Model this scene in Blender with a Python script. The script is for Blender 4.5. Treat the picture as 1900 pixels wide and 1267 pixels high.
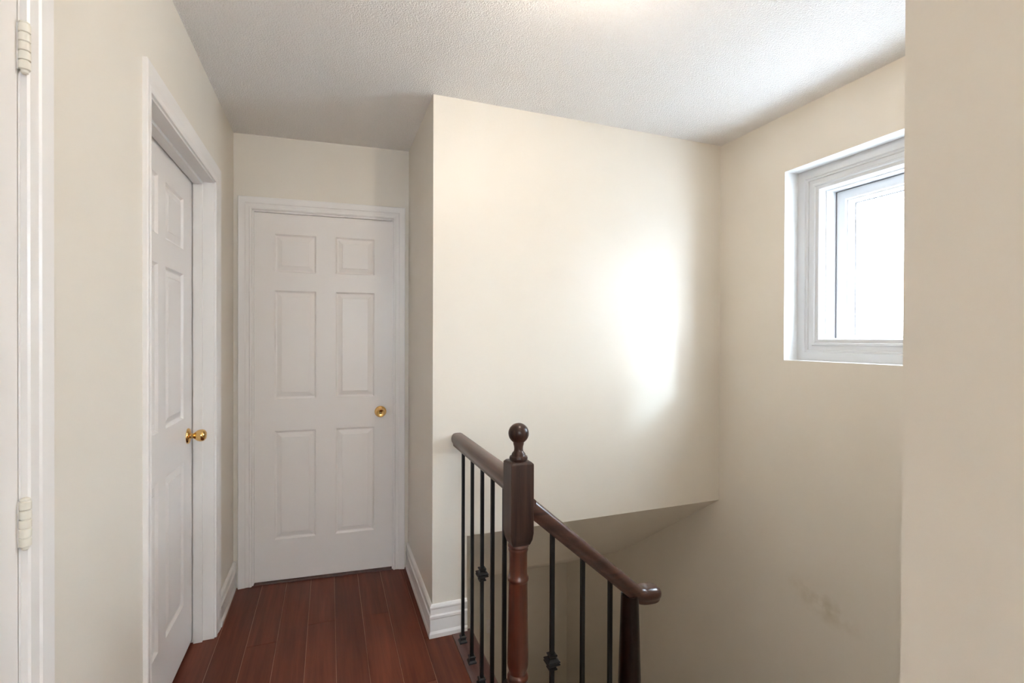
import bpy, bmesh, math, random
from mathutils import Vector, Matrix
random.seed(7)
for o in list(bpy.data.objects): bpy.data.objects.remove(o)
S = bpy.context.scene
C = S.collection

# ------------------------------------------------------------------ camera
cam_d = bpy.data.cameras.new('camera'); cam = bpy.data.objects.new('camera', cam_d); C.objects.link(cam)
r = Vector((0.936141360273329, -0.35160722950983336, 0.0034219500318896628))
u = Vector((-0.0014043873608871038, 0.005992994267876895, 0.9999810556784791))
f = Vector((0.3516210762763546, 0.9361284314537853, -0.005116497056920398))
m = Matrix((r, u, -f)).transposed().to_4x4(); m.translation = Vector((0, 0, 1.3474)); cam.matrix_world = m
cam_d.sensor_fit = 'HORIZONTAL'; cam_d.sensor_width = 36; cam_d.lens = 904.42/1900*36
cam_d.clip_start = .02; cam_d.clip_end = 200
S.camera = cam
S.view_settings.view_transform = 'Standard'; S.view_settings.look = 'None'
S.view_settings.gamma = 1; S.view_settings.use_curve_mapping = False
S.view_settings.exposure = 2.32

# ------------------------------------------------------------------ sky and sun
world = bpy.data.worlds.new('sky'); S.world = world; world.use_nodes = True
wb = world.node_tree.nodes['Background']
wb.inputs[1].default_value = 1.0
SUN_DIR = Vector((-.73, 1, -.56)).normalized()          # the way the hazy sunlight travels
def sky_nodes():                                        # bright haze, brighter round the sun
    N, L = world.node_tree.nodes, world.node_tree.links
    tc = N.new('ShaderNodeTexCoord'); d = N.new('ShaderNodeVectorMath'); d.operation = 'DOT_PRODUCT'
    L.new(tc.outputs['Generated'], d.inputs[0]); d.inputs[1].default_value = Vector((.9, -.75, .75)).normalized()
    mx = N.new('ShaderNodeMath'); mx.operation = 'MAXIMUM'; mx.inputs[1].default_value = 0; L.new(d.outputs['Value'], mx.inputs[0])
    pw = N.new('ShaderNodeMath'); pw.operation = 'POWER'; pw.inputs[1].default_value = 5; L.new(mx.outputs[0], pw.inputs[0])
    ma = N.new('ShaderNodeMath'); ma.operation = 'MULTIPLY_ADD'; ma.inputs[1].default_value = SKY_GLOW; ma.inputs[2].default_value = SKY
    L.new(pw.outputs[0], ma.inputs[0])
    vm = N.new('ShaderNodeVectorMath'); vm.operation = 'SCALE'; vm.inputs[0].default_value = (.76, .86, 1.0)
    L.new(ma.outputs[0], vm.inputs['Scale']); L.new(vm.outputs[0], wb.inputs[0])
SKY, SKY_GLOW = 5.8, 1.5
sky_nodes()
def light(name, kind, loc, energy, color, **kw):
    d = bpy.data.lights.new(name, kind); d.energy = energy; d.color = color
    for k, v in kw.items(): setattr(d, k, v)
    o = bpy.data.objects.new(name, d); o.location = loc; C.objects.link(o); return o
sun = light('sun', 'SUN', (6, -3, 6), 0.50, (.62, .80, 1.0), angle=math.radians(6))
sun.rotation_euler = SUN_DIR.to_track_quat('-Z', 'Y').to_euler()
LAMP = (.71, 1.13, 2.375)
WARM = (1, .875, .74)
LAMP_W, HALL_FILL_W, UPLIGHT_FILL_W = 3.2, .2, 4.6        # radiant watts: stair bulb, then two added fill lamps
HALL_FILL = (.06, -1.1, 2.315)

# ------------------------------------------------------------------ dimensions
XL, XP, XW, XS, YS, YN, YD, KD = -.480, .439, 2.085, .600, 2.184, .356, 2.9377, -.0798
H, LOW, BACK = 2.4476, -2.6, -3.2
XE = .627                          # edge of the floor at the stairwell

# ------------------------------------------------------------------ materials
def mat(name, col, rough=.5, metal=0., bump=None, spec=.5, var=None, coat=0.):
    m = bpy.data.materials.new(name); m.use_nodes = True
    N, L = m.node_tree.nodes, m.node_tree.links
    b = N['Principled BSDF']
    b.inputs['Base Color'].default_value = (*col, 1); b.inputs['Roughness'].default_value = rough
    b.inputs['Metallic'].default_value = metal; b.inputs['Specular IOR Level'].default_value = spec
    b.inputs['Coat Weight'].default_value = coat; b.inputs['Coat Roughness'].default_value = .15
    tc = N.new('ShaderNodeTexCoord')
    if bump:
        n = N.new('ShaderNodeTexNoise'); n.inputs['Scale'].default_value = bump[0]; n.inputs['Detail'].default_value = 3
        L.new(tc.outputs['Object'], n.inputs['Vector'])
        bp = N.new('ShaderNodeBump'); bp.inputs['Strength'].default_value = bump[1]; bp.inputs['Distance'].default_value = bump[2]
        L.new(n.outputs[0], bp.inputs['Height']); L.new(bp.outputs[0], b.inputs['Normal'])
    if var:
        n = N.new('ShaderNodeTexNoise'); n.inputs['Scale'].default_value = var[0]; n.inputs['Detail'].default_value = 4
        L.new(tc.outputs['Object'], n.inputs['Vector'])
        mx = N.new('ShaderNodeMix'); mx.data_type = 'RGBA'
        mx.inputs[6].default_value = (*col, 1); mx.inputs[7].default_value = (*var[1], 1)
        mr = N.new('ShaderNodeMapRange'); mr.inputs[1].default_value = .45; mr.inputs[2].default_value = .75
        L.new(n.outputs[0], mr.inputs[0]); L.new(mr.outputs[0], mx.inputs[0]); L.new(mx.outputs[2], b.inputs['Base Color'])
    return m
WALLC = (.83, .768, .672)
M_wall = mat('wall_paint', WALLC, .42, bump=(90, .12, .002), var=(3, (.815, .75, .65)))
M_white = mat('trim_paint', (.88, .84, .80), .32, bump=(60, .06, .001))
M_door = mat('door_paint', (.89, .84, .795), .35, bump=(70, .05, .001))
M_vinyl = mat('window_vinyl', (.68, .68, .68), .3)
M_gasket = mat('window_gasket', (.20, .20, .21), .6)
M_reveal = mat('window_reveal_paint', (.84, .84, .83), .4, bump=(60, .1, .001))
M_brass = mat('polished_brass', (.80, .52, .20), .12, 1.)
M_brassdark = mat('brass_keyhole', (.25, .15, .06), .3, 1.)
M_iron = mat('black_iron', (.010, .010, .011), .38, .0, bump=(120, .15, .001))
for m_, s_, c_ in ((M_iron, .25, 0),): m_.node_tree.nodes['Principled BSDF'].inputs['Specular IOR Level'].default_value = s_
M_hinge = mat('painted_hinge', (.80, .75, .64), .4)
M_black = mat('dark_gap', (.02, .015, .01), .9)
M_shoe = mat('iron_shoe', (.018, .019, .021), .35, .2)
M_pipe = mat('patch', (.5, .5, .5), .5)

def ceiling_mat():
    m = mat('stippled_ceiling', (.95, .92, .885), .8)
    N, L = m.node_tree.nodes, m.node_tree.links; b = N['Principled BSDF']
    tc = N.new('ShaderNodeTexCoord')
    n = N.new('ShaderNodeTexNoise'); n.inputs['Scale'].default_value = 170; n.inputs['Detail'].default_value = 5; n.inputs['Roughness'].default_value = .6
    v = N.new('ShaderNodeTexVoronoi'); v.inputs['Scale'].default_value = 210; v.feature = 'SMOOTH_F1'
    a = N.new('ShaderNodeMath'); a.operation = 'SUBTRACT'
    L.new(tc.outputs['Object'], n.inputs['Vector']); L.new(tc.outputs['Object'], v.inputs['Vector'])
    L.new(n.outputs[0], a.inputs[0]); L.new(v.outputs[0], a.inputs[1])
    bp = N.new('ShaderNodeBump'); bp.inputs['Strength'].default_value = .9; bp.inputs['Distance'].default_value = .0035
    L.new(a.outputs[0], bp.inputs['Height']); L.new(bp.outputs[0], b.inputs['Normal'])
    return m
M_ceil = ceiling_mat()
def scuffed():
    m = M_wall.copy(); m.name = 'scuffed_wall_paint'; N, L = m.node_tree.nodes, m.node_tree.links; b = N['Principled BSDF']
    src = b.inputs['Base Color'].links[0].from_socket
    tc = N.new('ShaderNodeTexCoord'); mp = N.new('ShaderNodeMapping'); mp.vector_type = 'TEXTURE'
    mp.inputs['Location'].default_value = (2.085, 1.56, .155); mp.inputs['Rotation'].default_value = (.25, 0, 0); mp.inputs['Scale'].default_value = (.2, .20, .085)
    L.new(tc.outputs['Object'], mp.inputs['Vector'])
    ln = N.new('ShaderNodeVectorMath'); ln.operation = 'LENGTH'; L.new(mp.outputs[0], ln.inputs[0])
    mr = N.new('ShaderNodeMapRange'); mr.inputs[1].default_value = 1.; mr.inputs[2].default_value = .1; L.new(ln.outputs['Value'], mr.inputs[0])
    n = N.new('ShaderNodeTexNoise'); n.inputs['Scale'].default_value = 16; n.inputs['Detail'].default_value = 6; L.new(tc.outputs['Object'], n.inputs['Vector'])
    r2 = N.new('ShaderNodeMapRange'); r2.inputs[1].default_value = .4; r2.inputs[2].default_value = .75; L.new(n.outputs[0], r2.inputs[0])
    mu = N.new('ShaderNodeMath'); mu.operation = 'MULTIPLY'; L.new(mr.outputs[0], mu.inputs[0]); L.new(r2.outputs[0], mu.inputs[1])
    mx = N.new('ShaderNodeMix'); mx.data_type = 'RGBA'; L.new(mu.outputs[0], mx.inputs[0]); L.new(src, mx.inputs[6]); mx.inputs[7].default_value = (.60, .52, .38, 1)
    L.new(mx.outputs[2], b.inputs['Base Color']); return m
M_scuff = scuffed()

def wood(name, dark, light_, axis, rough=.35, coat=.3, island=False, scale=1.0):
    m = mat(name, dark, rough, coat=coat)
    N, L = m.node_tree.nodes, m.node_tree.links; b = N['Principled BSDF']
    tc = N.new('ShaderNodeTexCoord'); mp = N.new('ShaderNodeMapping')
    sc = [34*scale]*3; sc[axis] = 1.6*scale; mp.inputs['Scale'].default_value = sc
    L.new(tc.outputs['Object'], mp.inputs['Vector'])
    vec = mp.outputs[0]
    if island:
        g = N.new('ShaderNodeNewGeometry'); ad = N.new('ShaderNodeVectorMath'); ad.operation = 'MULTIPLY_ADD'
        cb = N.new('ShaderNodeCombineXYZ'); L.new(g.outputs['Random Per Island'], cb.inputs[0]); L.new(g.outputs['Random Per Island'], cb.inputs[1])
        L.new(cb.outputs[0], ad.inputs[0]); ad.inputs[1].default_value = (37, 53, 0); L.new(vec, ad.inputs[2]); vec = ad.outputs[0]
    n = N.new('ShaderNodeTexNoise'); n.inputs['Scale'].default_value = 1; n.inputs['Detail'].default_value = 7; n.inputs['Roughness'].default_value = .65; n.inputs['Distortion'].default_value = .4
    L.new(vec, n.inputs['Vector'])
    cr = N.new('ShaderNodeValToRGB'); cr.color_ramp.elements[0].position = .32; cr.color_ramp.elements[1].position = .72
    cr.color_ramp.elements[0].color = (*dark, 1); cr.color_ramp.elements[1].color = (*light_, 1)
    L.new(n.outputs[0], cr.inputs[0]); out = cr.outputs[0]
    if island:
        hs = N.new('ShaderNodeHueSaturation'); mr = N.new('ShaderNodeMapRange'); mr.inputs[3].default_value = .84; mr.inputs[4].default_value = 1.16
        L.new(g.outputs['Random Per Island'], mr.inputs[0]); L.new(mr.outputs[0], hs.inputs['Value']); L.new(out, hs.inputs['Color']); out = hs.outputs[0]
    L.new(out, b.inputs['Base Color'])
    bp = N.new('ShaderNodeBump'); bp.inputs['Strength'].default_value = .15; bp.inputs['Distance'].default_value = .001
    L.new(n.outputs[0], bp.inputs['Height']); L.new(bp.outputs[0], b.inputs['Normal'])
    return m
M_floor = wood('cherry_laminate', (.085, .019, .009), (.185, .048, .024), 1, .40, .05, True)
M_gap_glint = mat('plank_edge_glint', (.34, .17, .10), .5)  # bed tone paints the light caught along the plank edges
M_floor.node_tree.nodes['Principled BSDF'].inputs['Specular IOR Level'].default_value = .22
M_bounce = mat('pale_bounce_treads', (.66, .60, .52), .95, bump=(400, .5, .003))  # unseen treads made pale to bounce daylight up the stairwell
M_nose = wood('stained_nosing', (.055, .022, .018), (.135, .060, .048), 1, .3, .3)
M_post = wood('walnut_stain', (.014, .006, .005), (.085, .040, .028), 2, .32, .25)
M_shaft = wood('red_walnut_stain', (.030, .009, .005), (.125, .032, .015), 2, .28, .4)
M_rail = wood('walnut_stain_along_rail', (.045, .022, .016), (.14, .075, .05), 1, .38, .2)
M_rail2 = wood('walnut_stain_along_stair_rail', (.032, .012, .008), (.095, .038, .024), 0, .3, .35)
M_dark = wood('dark_stain', (.004, .002, .0015), (.018, .006, .004), 2, .3, .35)

for m_, s_, c_ in ((M_post, .3, .08), (M_dark, .25, .1), (M_shaft, .4, .25)):
    b_ = m_.node_tree.nodes['Principled BSDF']; b_.inputs['Specular IOR Level'].default_value = s_; b_.inputs['Coat Weight'].default_value = c_
def emit(name, col, s):
    m = bpy.data.materials.new(name); m.use_nodes = True; N = m.node_tree.nodes; N.remove(N['Principled BSDF'])
    e = N.new('ShaderNodeEmission'); e.inputs[0].default_value = (*col, 1); e.inputs[1].default_value = s
    m.node_tree.links.new(e.outputs[0], N['Material Output'].inputs[0]); return m
def glass():
    m = bpy.data.materials.new('window_glass'); m.use_nodes = True; N, L = m.node_tree.nodes, m.node_tree.links; N.remove(N['Principled BSDF'])
    t = N.new('ShaderNodeBsdfTransparent'); t.inputs[0].default_value = (.95, .97, .97, 1)
    g = N.new('ShaderNodeBsdfGlossy'); g.inputs['Roughness'].default_value = .02
    mx = N.new('ShaderNodeMixShader'); mx.inputs[0].default_value = .05
    L.new(t.outputs[0], mx.inputs[1]); L.new(g.outputs[0], mx.inputs[2])
    L.new(mx.outputs[0], N['Material Output'].inputs[0]); return m
M_glass = glass()

# ------------------------------------------------------------------ helpers
def obj(name, bm, material, parent=None, smooth=None, recalc=True, kind=None):
    if recalc: bmesh.ops.recalc_face_normals(bm, faces=bm.faces)
    me = bpy.data.meshes.new(name); bm.to_mesh(me); bm.free()
    o = bpy.data.objects.new(name, me); C.objects.link(o); me.materials.append(material)
    if smooth is not None:
        for p in me.polygons: p.use_smooth = True
        me.set_sharp_from_angle(angle=math.radians(smooth))
    if parent is not None: o.parent = parent
    elif kind: o['kind'] = kind
    return o
def struct(name, bm, material, **k): return obj(name, bm, material, kind='structure', **k)
def empty(name, loc=(0, 0, 0), kind=None):
    o = bpy.data.objects.new(name, None); C.objects.link(o); o.location = loc; o.empty_display_size = .1
    if kind: o['kind'] = kind
    return o
def tag(o, label, cat, group=None):
    o['label'] = label; o['category'] = cat
    if group: o['group'] = group
    return o
def box(bm, a, b, T=None):
    vs = []
    for z in (a[2], b[2]):
        for x, y in ((a[0], a[1]), (b[0], a[1]), (b[0], b[1]), (a[0], b[1])):
            p = Vector((x, y, z)); vs.append(bm.verts.new(T(p) if T else p))
    for q in ((3, 2, 1, 0), (4, 5, 6, 7), (0, 1, 5, 4), (1, 2, 6, 5), (2, 3, 7, 6), (3, 0, 4, 7)): bm.faces.new([vs[i] for i in q])
    return bm
def bevel(bm, w, seg=2):
    bmesh.ops.bevel(bm, geom=list(bm.edges), offset=w, segments=seg, profile=.5, affect='EDGES', clamp_overlap=True); return bm
def loft(bm, rings, closed=True, caps=True):
    vr = [[bm.verts.new(p) for p in ring] for ring in rings]; n = len(vr[0])
    for a, b in zip(vr, vr[1:]):
        for i in range(n if closed else n-1):
            j = (i+1) % n; bm.faces.new((a[i], a[j], b[j], b[i]))
    if caps and closed:
        bm.faces.new(vr[0][::-1]); bm.faces.new(vr[-1])
    return bm
def lathe(bm, prof, org, ax, seg=48):
    """prof: list of (radius, distance along ax)."""
    ax = Vector(ax).normalized(); a = ax.orthogonal().normalized(); b = ax.cross(a); org = Vector(org)
    rings = []
    for rr, t in prof:
        rr = max(rr, 1e-4)
        rings.append([org + ax*t + (a*math.cos(k*2*math.pi/seg) + b*math.sin(k*2*math.pi/seg))*rr for k in range(seg)])
    return loft(bm, rings)

# wall-local frames: (s along wall, height, n out of the wall into the room) -> world
def on_left(s, z, n): return Vector((XL + n, s, z))
cd = math.atan(KD); ex, ey = math.cos(cd), math.sin(cd)
def on_door(s, z, n):               # s measured as world x on the wall
    return Vector((s, YD + KD*s, z)) + Vector((ey, -ex, 0))*n
def on_win(s, z, n): return Vector((XW - n, s, z))

def casing(name, F, s0, s1, zt, prof, parent, material, z0=0., near=1.):
    bm = bmesh.new(); rings = []
    for w, t in prof:
        rings.append([F(s0-w*near, z0, t), F(s0-w*near, zt+w, t), F(s1+w, zt+w, t), F(s1+w, z0, t)])
    vr = [[bm.verts.new(p) for p in q] for q in rings]
    for a, b in zip(vr, vr[1:] + vr[:1]):
        for i in range(3): bm.faces.new((a[i], a[i+1], b[i+1], b[i]))
    bm.faces.new([q[0] for q in vr]); bm.faces.new([q[3] for q in vr][::-1])
    return obj(name, bm, material, parent, smooth=25)
CASE = [(0, 0), (0, .011), (.004, .014), (.010, .0145), (.014, .0115), (.030, .013), (.034, .0165), (.046, .018), (.054, .020), (.063, .021), (.066, .0185), (.066, 0)]

def wbox(bm, F, s0, s1, z0, z1, n0, n1):
    vs = [bm.verts.new(F(s, z, n)) for n in (n0, n1) for s, z in ((s0, z0), (s1, z0), (s1, z1), (s0, z1))]
    for q in ((3, 2, 1, 0), (4, 5, 6, 7), (0, 1, 5, 4), (1, 2, 6, 5), (2, 3, 7, 6), (3, 0, 4, 7)): bm.faces.new([vs[i] for i in q])
    return bm

def slab(name, F, s0, s1, z0, z1, n, th, su, zu, parent, material):
    """six moulded panels pressed into the face at depth n."""
    bm = bmesh.new()
    S_ = [s0, su[0], su[1], su[2], su[3], s1]; Z_ = [z0] + zu + [z1]
    V = {}
    def v(s, z, k=0.):
        key = (round(s, 5), round(z, 5), round(k, 5))
        if key not in V: V[key] = bm.verts.new(F(s, z, n+k))
        return V[key]
    for i in range(5):
        for j in range(len(Z_)-1):
            a, b, c, d = S_[i], S_[i+1], Z_[j], Z_[j+1]
            if i in (1, 3) and j % 2 == 1:
                prev = None
                for ins, k in ((0, 0), (.003, -.0035), (.007, -.0085), (.012, -.0095), (.034, -.0025), (.036, -.001)):
                    ring = [v(a+ins, c+ins, k), v(b-ins, c+ins, k), v(b-ins, d-ins, k), v(a+ins, d-ins, k)]
                    if prev:
                        for q in range(4): bm.faces.new((prev[q], prev[(q+1) % 4], ring[(q+1) % 4], ring[q]))
                    prev = ring
                bm.faces.new(prev)
            else: bm.faces.new((v(a, c), v(b, c), v(b, d), v(a, d)))
    # edges and back
    back = {}
    def w(s, z):
        if (s, z) not in back: back[(s, z)] = bm.verts.new(F(s, z, n-th))
        return back[(s, z)]
    for a, b in zip(S_, S_[1:]):
        for z in (z0, z1): bm.faces.new((v(a, z), v(b, z), w(b, z), w(a, z)))
    for a, b in zip(Z_, Z_[1:]):
        for s in (s0, s1): bm.faces.new((v(s, a), v(s, b), w(s, b), w(s, a)))
    loop = [w(s, z0) for s in S_] + [w(s1, z) for z in Z_[1:]] + [w(s, z1) for s in S_[-2::-1]] + [w(s0, z) for z in Z_[-2:0:-1]]
    bm.faces.new(loop)
    return obj(name, bm, material, parent)
ZU = [.235, .835, 1.012, 1.610, 1.712, 1.921]

def knob(F, s, z, n, parent, keyed):
    o, a = F(s, z, n), F(s, z, n+1) - F(s, z, n)
    bm = bmesh.new(); lathe(bm, [(.030, -.002), (.033, .0), (.033, .003), (.030, .007), (.022, .010), (.014, .012), (0, .0125)], o, a)
    rose = obj('rosette', bm, M_brass, None, smooth=40)
    bm = bmesh.new()
    pr = [(.012, .011), (.0105, .018), (.0115, .024), (.017, .029), (.0225, .036), (.0255, .045), (.0258, .053), (.0235, .061), (.018, .066)]
    pr += [(.0165, .0655), (.012, .0635), (0, .063)] if keyed else [(.014, .0685), (.008, .0695), (0, .070)]
    lathe(bm, pr, o, a)
    k = obj('door_knob', bm, M_brass, parent, smooth=40)
    rose.parent = k
    if keyed:
        bm = bmesh.new(); lathe(bm, [(.0065, .0632), (.0065, .0665), (.005, .0672), (0, .0672)], o, a, 24)
        obj('keyhole', bm, M_brassdark, k, smooth=40)
    return k

# ------------------------------------------------------------------ floor, ceiling
bm = bmesh.new()
xs = [XL-.25, -.461, -.337, -.2145, -.0905, .030, .155, .278, .401, .526]
joints = {2: [2.385, 1.17, -.05, -1.3], 1: [1.9, .7, -.5, -1.7], 4: [2.473, 1.25, .03, -1.2], 6: [2.455, 1.24, .02, -1.2],
          3: [1.75, .53, -.7, -1.9], 5: [1.6, .4, -.8, -2.], 7: [1.9, .7, -.5, -1.7], 8: [1.4, .2, -1.1, -2.2], 0: []}
for i in range(len(xs)-1):
    ymax = 3.4
    if i == 8: ymax = YS
    ys_ = [BACK] + sorted(joints[i]) + [ymax]
    for a, b in zip(ys_, ys_[1:]):
        g = .0011
        x0, x1, y0, y1 = xs[i]+g, xs[i+1]-g, a+g, b-g
        if i == 0: x0 = XL-.25
        box(bm, (x0, y0, -.012), (x1, y1, 0))
box(bm, (.4021, YS+.0011, -.012), (XP+.05, 3.4, 0))
fl = struct('floor', bm, M_floor)
bm = bmesh.new(); box(bm, (XL-.25, BACK, -.30), (.526, YS+1.2, -.0018)); box(bm, (.526, BACK, -.30), (.60, YS+.02, -.0125))
obj('floor_bed', bm, M_gap_glint, fl)
# landing nosing along the open edge
bm = bmesh.new()
prof = [(.5275, -.012), (.5275, .0004), (.529, .0012), (.612, .0012), (.621, -.001), (XE, -.007), (XE, -.015), (.621, -.021), (.601, -.0215), (.601, -.012)]
loft(bm, [[Vector((x, y, z)) for x, z in prof] for y in (.36, YS)])
struct('trim_1', bm, M_nose, smooth=50)
bm = bmesh.new(); box(bm, (XL-.25, BACK-.12, H), (2.45, 4.3, H+.12)); struct('ceiling', bm, M_ceil)

# ------------------------------------------------------------------ walls
WT = .125
# left wall with two door openings
O1 = (1.656, 2.520, 2.050)          # door beyond
O3 = (.262, 1.052, 2.050)           # near door
bm = bmesh.new()
for a, b, z0, z1 in ((BACK, O3[0], 0, H), (O3[0], O3[1], O3[2], H), (O3[1], O1[0], 0, H), (O1[0], O1[1], O1[2], H), (O1[1], 3.15, 0, H)):
    box(bm, (XL-WT, a, z0 if z0 else -.01), (XL, b, z1))
bmesh.ops.remove_doubles(bm, verts=bm.verts, dist=1e-5)
struct('wall_left', bm, M_wall)
# wall with the door at the end of the hall
OD = (-.393, .358, 2.047)
bm = bmesh.new()
for a, b, z0, z1 in ((XL, OD[0], -.01, H), (OD[0], OD[1], OD[2], H), (OD[1], XP, -.01, H)): wbox(bm, on_door, a, b, z0, z1, 0, -WT)
bmesh.ops.remove_doubles(bm, verts=bm.verts, dist=1e-5)
struct('wall_back', bm, M_wall)
# partition beside the hall and the wall above the lower stairs
bm = bmesh.new()
box(bm, (XP, YS, -.01), (XS, 3.1, H)); box(bm, (XS, YS, .4335), (XW, YS+.12, H))
struct('wall_stairwell', bm, M_wall)
# sloping ceiling over the lower flight
bm = bmesh.new()
pf = [(YS, .4335), (3.145, -.243), (4.067, -.734), (4.2, -.79), (4.2, -.4), (3.2, .1), (YS+.12, .60), (YS+.02, .60)]
loft(bm, [[Vector((x, y, z)) for y, z in pf] for x in (XS, XW)])
struct('ceiling_lower', bm, M_wall)
bm = bmesh.new(); box(bm, (XS-.1, 4.067, LOW), (XW, 4.2, -.60)); struct('wall_lower_back', bm, M_wall)
bm = bmesh.new(); box(bm, (XS-.1, YN, LOW), (XS, 4.067, -.0225)); box(bm, (XS-.1, YS+.05, -.0225), (XS, 4.067, .3)); struct('wall_lower_left', bm, M_wall)
# window wall
WN = (.85, 1.766, 1.248, 2.1685)
bm = bmesh.new()
for a, b, z0, z1 in ((YN, WN[0], LOW, H), (WN[0], WN[1], LOW, WN[2]), (WN[0], WN[1], WN[3], H), (WN[1], 4.2, LOW, H)): box(bm, (XW, a, z0), (XW+.30, b, z1))
bmesh.ops.remove_doubles(bm, verts=bm.verts, dist=1e-5)
wr = struct('wall_right', bm, M_scuff)
# hall side wall and the wall on the near side of the stairs
bm = bmesh.new(); box(bm, (XS, BACK, -.3), (XS+.12, YN, H)); box(bm, (XS+.12, YN-.12, LOW), (XW+.30, YN, H)); box(bm, (XS, YN-.12, LOW), (XS+.12, YN, -.3))
struct('wall_near_right', bm, M_wall)
bm = bmesh.new()
for a, b, z0, z1 in ((XL-WT, -.42, -.01, H), (.54, XS+.12, -.01, H), (-.42, .54, -.01, 1.30), (-.42, .54, 2.15, H)): box(bm, (a, BACK-.12, z0), (b, BACK, z1))
struct('wall_hall_end', bm, M_wall)
bm = bmesh.new()
for a, b, z0, z1 in ((-.42, -.37, 1.30, 2.15), (.49, .54, 1.30, 2.15), (-.37, .49, 1.30, 1.35), (-.37, .49, 2.10, 2.15), (.04, .08, 1.35, 2.10)): box(bm, (a, BACK-.09, z0), (b, BACK-.04, z1))
w2 = struct('fill_window', bm, M_vinyl)  # unseen window, added to let soft fill daylight into the hall
bm = bmesh.new(); box(bm, (-.37, BACK-.067, 1.35), (.49, BACK-.062, 2.10)); obj('window_pane', bm, M_glass, w2)
bm = bmesh.new(); box(bm, (XS-.1, YN-.12, LOW-.1), (XW+.30, 4.2, LOW)); struct('floor_lower', bm, M_floor)

# rooms behind the closed doors
bm = bmesh.new()
box(bm, (XL-2.2, BACK, -.3), (XL-2.1, 5.0, H)); box(bm, (XL-2.2, 4.9, -.3), (2.0, 5.0, H)); box(bm, (XS, 3.1, .3), (XS+.1, 5.0, H)); box(bm, (XL-2.2, BACK-.1, -.3), (XL-WT, BACK, H))
struct('wall_rooms_beyond', bm, M_wall)
bm = bmesh.new(); box(bm, (XL-2.2, BACK, -.3), (XL-.25, 5.0, -.001)); box(bm, (XL-.25, 3.4, -.3), (XS, 5.0, -.001)); struct('floor_beyond', bm, M_floor)
bm = bmesh.new(); box(bm, (XL-2.2, BACK, H), (XL-.25, 5.0, H+.1)); box(bm, (XL-.25, 4.3, H), (2.0, 5.0, H+.1)); struct('ceiling_beyond', bm, M_ceil)

# ------------------------------------------------------------------ baseboards
BB = [(0, 0), (.016, 0), (.016, .018), (.0135, .024), (.0115, .029), (.0115, .082), (.0145, .086), (.0145, .096), (.010, .102), (.010, .126), (.0125, .131), (.0125, .137), (.008, .144), (.004, .147), (0, .147)]
def baseboard(name, path):
    P = [Vector(p) for p in path]; rings = []
    for i, p in enumerate(P):
        ns = []
        if i: d_ = (P[i]-P[i-1]).normalized(); ns.append(Vector((d_.y, -d_.x)))
        if i < len(P)-1: d_ = (P[i+1]-P[i]).normalized(); ns.append(Vector((d_.y, -d_.x)))
        n = ns[0] if len(ns) == 1 else (ns[0]+ns[1])/(1+ns[0].dot(ns[1]))
        rings.append([Vector((p.x+n.x*t, p.y+n.y*t, z)) for t, z in BB])
    bm = bmesh.new(); loft(bm, rings); return struct(name, bm, M_white, smooth=20)
e = on_door(XL, 0, 0); e2 = on_door(OD[0]-.072, 0, 0)
baseboard('baseboard_left', [(XL, O1[1]+.073), (XL, e.y), (e2.x, e2.y)])
baseboard('baseboard_near_left', [(XL, O3[1]+.073), (XL, O1[0]-.073)])
q = on_door(XP, 0, 0); q2 = on_door(OD[1]+.072, 0, 0)
baseboard('baseboard_back', [(q2.x, q2.y), (XP, q.y), (XP, YS), (XS, YS)])
baseboard('baseboard_right', [(XS, YN-.02), (XS, BACK)])

# ------------------------------------------------------------------ doors
def jamb(F, O, depth, stop_n, parent, th=.019):
    s0, s1, zt = O; bm = bmesh.new()
    for a, b in ((s0, s0+.012), (s1-.012, s1)): wbox(bm, F, a, b, 0, zt, .0, -depth)
    wbox(bm, F, s0, s1, zt-.012, zt, 0, -depth)
    j = obj('door_frame', bm, M_white, parent)
    if stop_n:
        bm = bmesh.new(); a, b = stop_n
        wbox(bm, F, s0+.012, s0+.024, 0, zt-.012, a, b); wbox(bm, F, s1-.024, s1-.012, 0, zt-.012, a, b); wbox(bm, F, s0+.024, s1-.024, zt-.024, zt-.012, a, b)
        obj('door_stop', bm, M_white, j)
    return j
d1 = empty('door_1', on_left(2.1, 0, 0), 'structure')
d1.location = (0, 0, 0)
slab('door_slab', on_left, 1.708, 2.506, .018, 2.036, -.084, .036, [1.708+.105, 1.708+.105+.235, 2.133, 2.368], ZU, d1, M_door)
jamb(on_left, O1, WT, (-.044, -.0785), d1)
casing('door_casing', on_left, O1[0]+.004, O1[1]-.004, O1[2]-.004, [(w*1.12, t*.62) for w, t in CASE], d1, M_white, near=.64)
knob(on_left, 2.434, .928, -.084, d1, False)

d2 = empty('door_2', (0, 0, 0), 'structure')
slab('door_slab', on_door, -.383, .348, .010, 2.034, -.012, .036, [-.282, -.069, .035, .246], ZU, d2, M_door)
jamb(on_door, OD, WT, None, d2)
bm = bmesh.new()
for a, b, c, dd in ((-.393, -.379, 0, 2.037), (.344, .358, 0, 2.037), (-.393, .358, 2.034, 2.047)): wbox(bm, on_door, a, b, c, dd, -.052, -.06)
obj('door_stop', bm, M_white, d2)
casing('door_casing', on_door, OD[0]+.004, OD[1]-.006, OD[2]-.003, CASE, d2, M_white)
knob(on_door, .281, .922, -.012, d2, True)
# reddish threshold strip under the door
bm = bmesh.new(); wbox(bm, on_door, -.381, .346, .0, .006, .012, -.10)
obj('threshold', bm, M_nose, d2)

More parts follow.
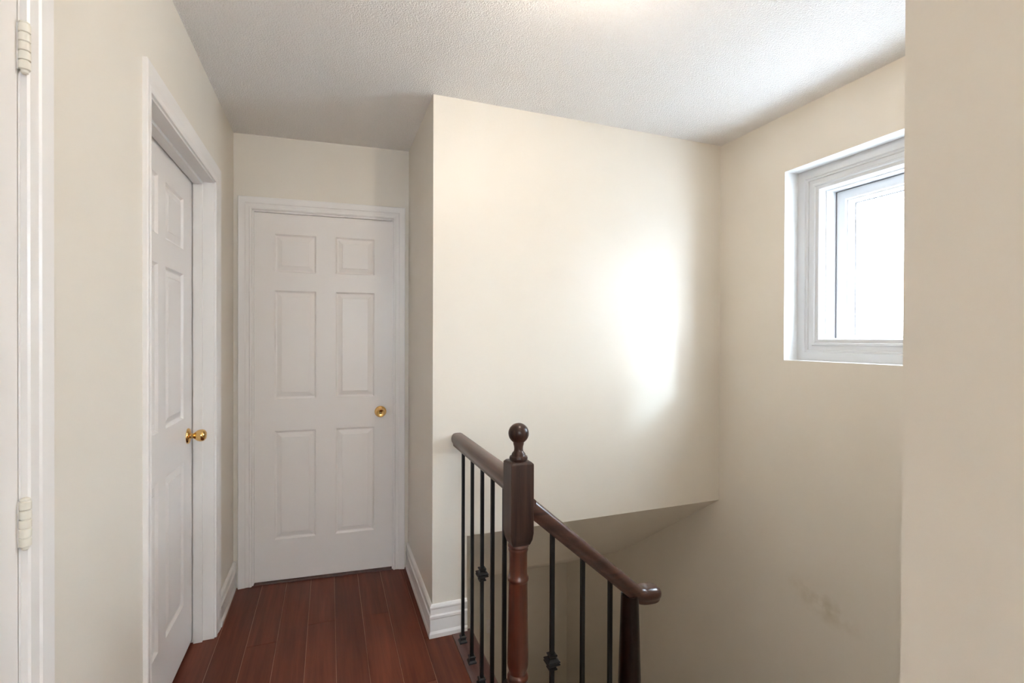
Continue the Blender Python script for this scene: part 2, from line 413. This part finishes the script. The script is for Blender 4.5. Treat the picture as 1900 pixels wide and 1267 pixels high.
d3 = empty('door_3', (0, 0, 0), 'structure')
slab('door_slab', on_left, .277, 1.037, .012, 2.034, .000, .036, [.38, .61, .705, .935], ZU, d3, M_door)
jamb(on_left, O3, WT, (-.037, -.07), d3)
casing('door_casing', on_left, O3[0]+.004, O3[1]-.006, O3[2]-.004, [(w*1.05, t*.8) for w, t in CASE], d3, M_white)
def hinge(z):
    bm = bmesh.new()
    for k in range(5):
        lathe(bm, [(.0072, .0008), (.0081, .0016), (.0081, .0137), (.0072, .0145)], on_left(1.040, z+.0153*k, .0085), (0, 0, 1), 20)
    lathe(bm, [(.003, -.006), (.005, -.004), (.005, 0), (.0062, .001), (.0062, .0765), (.0070, .0775), (.0070, .079), (.004, .081)], on_left(1.040, z, .0085), (0, 0, 1), 16)
    h = obj('hinge', bm, M_hinge, d3, smooth=40)
    bm = bmesh.new()
    wbox(bm, on_left, 1.0362, 1.0392, z, z+.0765, .0, .0018)
    obj('hinge_leaf', bm, M_white, h)
for z in (1.788, 1.0, .22): hinge(z)

# ------------------------------------------------------------------ window
w1 = empty('window_1', (0, 0, 0), 'structure')
s0, s1, z0, z1 = WN
def ring(name, ins, na, nb, material, parent):
    """ins: list of (inset, n) profile points from outside to inside."""
    bm = bmesh.new(); rr = []
    for i_, n_ in ins: zi = i_ if i_ < .107 else .107+(i_-.107)*.28; rr.append([on_win(s0+i_, z0+zi, n_), on_win(s1-i_, z0+zi, n_), on_win(s1-i_, z1-i_, n_), on_win(s0+i_, z1-i_, n_)])
    vr = [[bm.verts.new(p) for p in q] for q in rr]
    for a, b in zip(vr, vr[1:]+vr[:1]):
        for i in range(4): bm.faces.new((a[i], a[(i+1) % 4], b[(i+1) % 4], b[i]))
    return obj(name, bm, material, parent, smooth=20)
ring('window_return', [(0, .0005), (.001, .0005), (.001, -.100), (0, -.100)], 0, 0, M_reveal, w1)
fr_ = ring('window_frame', [(.001, -.290), (.001, -.086), (.040, -.086), (.044, -.092), (.052, -.092), (.055, -.097), (.072, -.097), (.076, -.092), (.084, -.092), (.088, -.098), (.102, -.100), (.106, -.106), (.106, -.140), (.112, -.142), (.113, -.160), (.1065, -.162), (.1065, -.170), (.106, -.170), (.106, -.290)], 0, 0, M_vinyl, w1)
sash = ring('window_sash', [(.1065, -.285), (.1065, -.214), (.112, -.211), (.150, -.211), (.154, -.217), (.160, -.219), (.162, -.228), (.165, -.232), (.167, -.262), (.167, -.285)], 0, 0, M_vinyl, w1)
ring('gasket', [(.1066, -.214), (.1066, -.2095), (.1105, -.2095), (.1105, -.214)], 0, 0, M_gasket, sash)
ring('gasket', [(.164, -.264), (.164, -.258), (.170, -.258), (.170, -.264)], 0, 0, M_gasket, sash)
bm = bmesh.new(); wbox(bm, on_win, s0+.166, s1-.166, z0+.122, z1-.166, -.270, -.265)
obj('window_pane', bm, M_glass, sash)

# ------------------------------------------------------------------ stair railings
BX, NY = .555, 1.416
RZ = .885                                   # centre of the level handrail
def knuckle_bm(x, y, z):
    bm = bmesh.new()
    pr = [(.0065, -.0200), (.0095, -.0195), (.0095, -.0165), (.0070, -.0140), (.0075, -.0100), (.0130, -.0065), (.0145, -.0045), (.0145, -.0020), (.0125, 0),
          (.0145, .0020), (.0145, .0045), (.0130, .0065), (.0075, .0100), (.0070, .0140), (.0095, .0165), (.0095, .0195), (.0065, .0200)]
    pr = [(a*1.42, b*1.2) for a, b in pr]
    loft(bm, [[Vector((x+sx*a, y+sy*a, z+b)) for sx, sy in ((-1, -1), (1, -1), (1, 1), (-1, 1))] for a, b in pr]); return bm
def shoe_bm(x, y, z):
    bm = bmesh.new()
    pr = [(.0150, 0), (.0150, .006), (.0135, .008), (.0105, .012), (.0100, .020), (.0120, .022), (.0120, .026), (.0090, .029), (.0070, .029)]
    pr = [(a*1.12, b) for a, b in pr]
    loft(bm, [[Vector((x+sx*a, y+sy*a, z+b)) for sx, sy in ((-1, -1), (1, -1), (1, 1), (-1, 1))] for a, b in pr]); return bm
def baluster(x, y, zb, zt, parent, knuckle=None, slope=0.):
    h = .0063; bm = bmesh.new()
    lo = [Vector((x+sx*h, y+sy*h, zb)) for sx, sy in ((-1, -1), (1, -1), (1, 1), (-1, 1))]
    hi = [Vector((x+sx*h, y+sy*h, zt-slope*sx*h)) for sx, sy in ((-1, -1), (1, -1), (1, 1), (-1, 1))]
    loft(bm, [lo, hi]); b = obj('baluster', bm, M_iron, parent)
    if knuckle: obj('knuckle', knuckle_bm(x, y, knuckle), M_iron, b)
    obj('base_shoe', shoe_bm(x, y, zb), M_shoe, b)
    return b
# handrail section (across, up)
SEC = []
for a, b in ((.0, .031), (.012, .0305), (.021, .027), (.0275, .019), (.030, .009), (.0298, .0), (.0275, -.009), (.023, -.0155), (.0215, -.021), (.0215, -.027), (.019, -.030)): SEC.append((a, b))
SEC = SEC + [(-a, b) for a, b in SEC[::-1] if a > 0]
guard = tag(empty('stair_railing'), 'brown wooden level handrail on five black iron balusters between wall and ball-topped newel post', 'railing')
bm = bmesh.new()
loft(bm, [[Vector((BX+a, y, RZ+b)) for a, b in SEC] for y in (YS-.0005, 1.98, 1.78, 1.6, NY+.036)])
obj('handrail', bm, M_rail, guard, smooth=40)
for i, y in enumerate((2.098, 1.952, 1.812, 1.684, 1.555)):
    baluster(BX+.004, y, .001, RZ-.028, guard, .433 if i == 2 else None)

# stairs below the rail: three risers down to a corner landing, then the lower flight
RISE, RUN = .19, .222
st = tag(empty('staircase'), 'stairs with treads made pale to bounce light, dropping from the hall floor to a corner landing', 'stairs')
def tread(x0, x1, y0, y1, z, name='tread'):
    bm = bmesh.new(); box(bm, (x0, y0, z-.028), (x1, y1, z)); bevel(bm, .006, 2); return obj(name, bm, M_bounce, st, smooth=40)
SY0, SY1 = YN+.001, 1.46
for k in (1, 2): tread(XS+.001+RUN*(k-1), XS+.022+RUN*k, SY0, SY1, -RISE*k)
LX = XS+2*RUN; LZ = -RISE*3
tread(LX, XW-.001, SY0, SY1, LZ, 'landing')
for k in range(1, 3): 
    bm = bmesh.new(); box(bm, (XS+RUN*k-.001, SY0, -RISE*(k+1)), (XS+RUN*k+.015, SY1, -RISE*k-.0285)); obj('riser', bm, M_white, st)
nlow = 10
for k in range(1, nlow): tread(LX-.03, XW-.001, SY1+.002+(k-1)*.25, SY1+k*.25+.024, LZ-RISE*k)
for k in range(0, nlow):
    bm = bmesh.new(); y = SY1+k*.25; box(bm, (LX-.03, y-.012, LZ-RISE*(k+1)+.001), (XW-.001, y, LZ-RISE*k-.0285)); obj('riser', bm, M_white, st)
# stringer closing the open side of the upper steps
bm = bmesh.new(); loft(bm, [[Vector((x, y, z)) for x, z in ((XS+.001, -.022), (XS+.001, -.30), (LX+.05, -.72), (LX+.05, -.40))] for y in (SY1+.001, SY1+.028)])
obj('stringer', bm, M_nose, st)
bm = bmesh.new(); loft(bm, [[Vector((x, y, z)) for y, z in ((SY1+.03, LZ+.16), (SY1+.03, LZ-.35), (SY1+2.3, LZ-1.98), (SY1+2.3, LZ-1.6))] for x in (LX-.06, LX-.031)])
obj('stringer', bm, M_nose, st)

# sloping rail
SL = .868
def rz2(x): return .812 - SL*(x-.607) - .004     # rail centre height
flight = tag(empty('stair_railing'), 'dark sloping handrail on three black iron balusters, rounded end over the lower post', 'railing')
bm = bmesh.new(); rings = []
cs = 1/math.sqrt(1+SL*SL)
def section(p, tdir, wa=1., hb=1.):
    t = Vector(tdir).normalized(); side = Vector((0, 1, 0)); up = side.cross(t)*-1
    if up.z < 0: up = -up
    return [p + side*(a*wa) + up*(b*hb) for a, b in SEC]
S0, K1 = .5926, 0.985
ang0 = math.atan(-SL)
for x in (S0, .7, .8, .9, .985): rings.append(section(Vector((x, NY, rz2(x))), (1, 0, -SL), .95, .86))
p = Vector((.985, NY, rz2(.985))); zc = p.z
N_ = 8
for i in range(1, N_+1):
    a = ang0*(1-i/N_*.93); step = .040/N_
    p = p + Vector((math.cos(a), 0, math.sin(a)))*step*1.05
    rings.append(section(p, (math.cos(a), 0, math.sin(a)),        .95+.22*i/N_, .86+.06*i/N_))
endp = p.copy()
for dx, k in ((.016, 1.), (.032, .98), (.044, .91), (.052, .78), (.058, .56), (.060, .3)):
    a = ang0*.07
    rings.append(section(endp + Vector((dx, 0, -.07*dx)), (1, 0, -.06), 1.17*k, .92*k))
loft(bm, rings); obj('handrail', bm, M_rail2, flight, smooth=45)
for i, (x, st_) in enumerate(((.6735, 1), (.784, 1), (.889, 2))):
    zb = -RISE*st_
    zt = rz2(x)-.030
    baluster(x, NY+.002, zb+.0005, zt, flight, .311 if i == 0 else None, SL)

# newel post at the corner
def newel(name, x, y, label, zbase, top):
    e_ = tag(empty(name, (0, 0, 0)), label, 'newel post'); e_.location = (0, 0, 0)
    h = .0372
    if top:
        # turned shaft
        bm = bmesh.new()
        pr = [(.030, .711), (.0325, .708), (.0330, .703), (.0300, .698), (.0310, .694), (.0310, .690), (.0290, .684), (.0283, .66), (.0283, .63), (.0288, .612), (.0312, .608), (.0328, .604), (.0332, .600), (.0325, .596), (.0305, .593), (.0296, .590),
              (.0298, .56), (.0305, .50), (.0320, .42), (.0330, .36), (.0330, .335), (.0318, .325), (.0285, .314), (.0270, .306), (.0300, .302), (.0330, .296), (.0330, .288), (.029, .282), (.029, .272)]
        lathe(bm, pr[::-1], (x, y, 0), (0, 0, 1), 48); obj('turned_shaft', bm, M_shaft, e_, smooth=35)
        bm = bmesh.new()
        sq = lambda a, z: [Vector((x+sx*a, y+sy*a, z)) for sx, sy in ((-1, -1), (1, -1), (1, 1), (-1, 1))]
        loft(bm, [sq(.0285, .711), sq(.0345, .728), sq(h, .748), sq(h, .962), sq(h-.007, .969)]); bevel(bm, .0015, 1)
        obj('post_block', bm, M_post, e_, smooth=25)
        bm = bmesh.new(); loft(bm, [sq(.029, .272), sq(h, .255), sq(h, zbase)])
        obj('post_base', bm, M_post, e_)
        bm = bmesh.new()
        R_ = .0322; zc_ = 1.0535
        pr = [(.0255, .969), (.0280, .972), (.0288, .977), (.0275, .982), (.0235, .984), (.0215, .987), (.0215, .990), (.0150, .998), (.0138, 1.005), (.0145, 1.013), (.0165, 1.020)]
        n = 20
        for k in range(n+1):
            a = math.radians(-58) + (math.radians(90)+math.radians(58))*k/n
            pr.append((R_*math.cos(a), zc_+R_*math.sin(a)))
        lathe(bm, pr, (x, y, 0), (0, 0, 1), 48); obj('ball_finial', bm, M_post, e_, smooth=40)
    else:
        bm = bmesh.new()
        pr = [(.030, zbase+.20), (.036, zbase+.23), (.0395, zbase+.30), (.0405, .10), (.0390, .16), (.0370, .23), (.0345, .31), (.0325, .38), (.0300, .475)]
        prr = pr
        lathe(bm, prr, (x, y, 0), (0, 0, 1), 40); 
        obj('turned_shaft', bm, M_dark, e_, smooth=40)
        bm = bmesh.new(); box(bm, (x-.040, y-.040, zbase), (x+.040, y+.040, zbase+.2005)); bevel(bm, .003, 1)
        obj('post_block', bm, M_dark, e_)
    return e_
newel('newel_post', BX, NY, 'square-topped dark wooden newel post with a ball finial at the corner of the railings', -.0, True)
lowpost = newel('newel_post', .966, NY, 'near-black turned post under the rounded end of the sloping handrail', -2*RISE+.0005, False)

# ------------------------------------------------------------------ light switch on the lower wall
sw = empty('light_switch'); tag(sw, 'white light switch plate low on the far stairwell wall, seen between the balusters', 'light switch')
bm = bmesh.new(); box(bm, (1.297, 4.060, -1.232), (1.367, 4.0668, -1.115)); bevel(bm, .002, 2); obj('plate', bm, M_white, sw)
bm = bmesh.new(); box(bm, (1.315, 4.056, -1.205), (1.349, 4.0599, -1.142)); obj('rocker', bm, M_white, sw)

# ------------------------------------------------------------------ ceiling lamps (just above the frame and an added fill one behind the viewer)
def ceiling_lamp(loc, rad, watts, label):
    e_ = tag(empty('ceiling_light'), label, 'ceiling light')
    x, y, z = loc
    bm = bmesh.new(); lathe(bm, [(.075, H-.0005-z), (.075, H-z-.018), (.060, H-z-.026), (.02, H-z-.03)][::-1], loc, (0, 0, 1), 40); obj('canopy', bm, M_white, e_, smooth=40)
    bm = bmesh.new(); lathe(bm, [(.02, H-z-.031), (.05, .050), (.082, .022), (.086, .022), (.052, .0535), (.02, H-z-.027)], loc, (0, 0, 1), 48); obj('upward_shield', bm, M_white, e_, smooth=40)  # dish added to hold the bulb's light off the ceiling above
    bm = bmesh.new(); n = 12
    lathe(bm, [(rad*math.sin(math.pi*k/n), -rad*math.cos(math.pi*k/n)) for k in range(n+1)], loc, (0, 0, 1), 24)
    obj('bulb', bm, emit('bulb_glow', WARM, watts/(4*math.pi**2*rad*rad)), e_, smooth=60)
    bm = bmesh.new(); lathe(bm, [(.016, rad*.85), (.016, H-z-.028)], loc, (0, 0, 1), 24); obj('socket', bm, M_white, e_, smooth=40)
    return e_
ceiling_lamp(LAMP, .033, LAMP_W, 'small bare bulb fitting on the ceiling above the top of the stairs')
ceiling_lamp(HALL_FILL, .10, HALL_FILL_W, 'added fill globe on the hall ceiling behind the viewer')  # added for fill, out of view

wl = tag(empty('stairwell_fill'), 'unseen globe added low in the stairwell to brighten the sloping ceiling', 'wall lamp')
bm = bmesh.new(); lathe(bm, [(.05, .0005), (.05, .012), (.02, .02), (.012, .06), (.012, .13)], (XS, 2.35, -1.30), (1, 0, 0), 32); obj('bracket', bm, M_white, wl, smooth=40)
bm = bmesh.new(); lathe(bm, [(.07*math.sin(math.pi*k/12), -.07*math.cos(math.pi*k/12)) for k in range(13)], (XS+.19, 2.35, -1.30), (0, 0, 1), 24)
obj('globe', bm, emit('fill_globe_glow', WARM, 1.1/(4*math.pi**2*.07**2)), wl, smooth=60)  # added glow that lifts the soffit and low walls, out of view
fl_ = tag(empty('fill_uplighter'), 'white uplighter added in the hall behind the viewer to brighten the ceiling', 'lamp')
FX, FY, FZ = .34, -1.05, 1.90
bm = bmesh.new(); lathe(bm, [(.13, .0005), (.13, .012), (.115, .022), (.02, .028)], (FX, FY, 0), (0, 0, 1), 48); obj('base', bm, M_white, fl_, smooth=40)
bm = bmesh.new(); lathe(bm, [(.011, .025), (.011, FZ-.085)], (FX, FY, 0), (0, 0, 1), 24); obj('pole', bm, M_white, fl_, smooth=40)
bm = bmesh.new(); lathe(bm, [(.01, -.09), (.07, -.075), (.13, -.03), (.165, .035), (.162, .036), (.126, -.025), (.068, -.068), (.01, -.082)], (FX, FY, FZ), (0, 0, 1), 48); obj('lamp_shade', bm, M_white, fl_, smooth=50)
bm = bmesh.new(); lathe(bm, [(.035*math.sin(math.pi*k/10), -.035*math.cos(math.pi*k/10)) for k in range(11)], (FX, FY, FZ+.014), (0, 0, 1), 24)
obj('bulb', bm, emit('uplight_fill_glow', (1, .92, .84), UPLIGHT_FILL_W/(4*math.pi**2*.035**2)), fl_, smooth=60)  # added uplight for the hall ceiling, never in view

# ------------------------------------------------------------------ outside the window
g_sky = mat('pale_siding', (.80, .82, .84), .7)
nh = tag(empty('neighbouring_house'), 'pale neighbouring house with horizontal siding, washed out beyond the window', 'house')
bm = bmesh.new()
box(bm, (7.0, -6, -2.6), (12, 9, 1.95))
for k in range(22): box(bm, (6.985, -6, -2.4+.2*k), (7.0, 9, -2.23+.2*k))
obj('siding_wall', bm, g_sky, nh)
bm = bmesh.new(); loft(bm, [[Vector((x, y, z)) for x, z in ((6.75, 1.93), (6.75, 2.05), (9.5, 2.9), (12.3, 2.05), (12.3, 1.93))] for y in (-6.2, 9.2)])
obj('roof', bm, mat('snowy_roof', (.85, .87, .9), .8), nh)
bm = bmesh.new(); box(bm, (2.4, -20, -2.9), (30, 20, -2.75)); box(bm, (-20, -30, -2.9), (2.39, BACK-.5, -2.75)); gr = struct('ground', bm, mat('snow', (.85, .87, .9), .9))
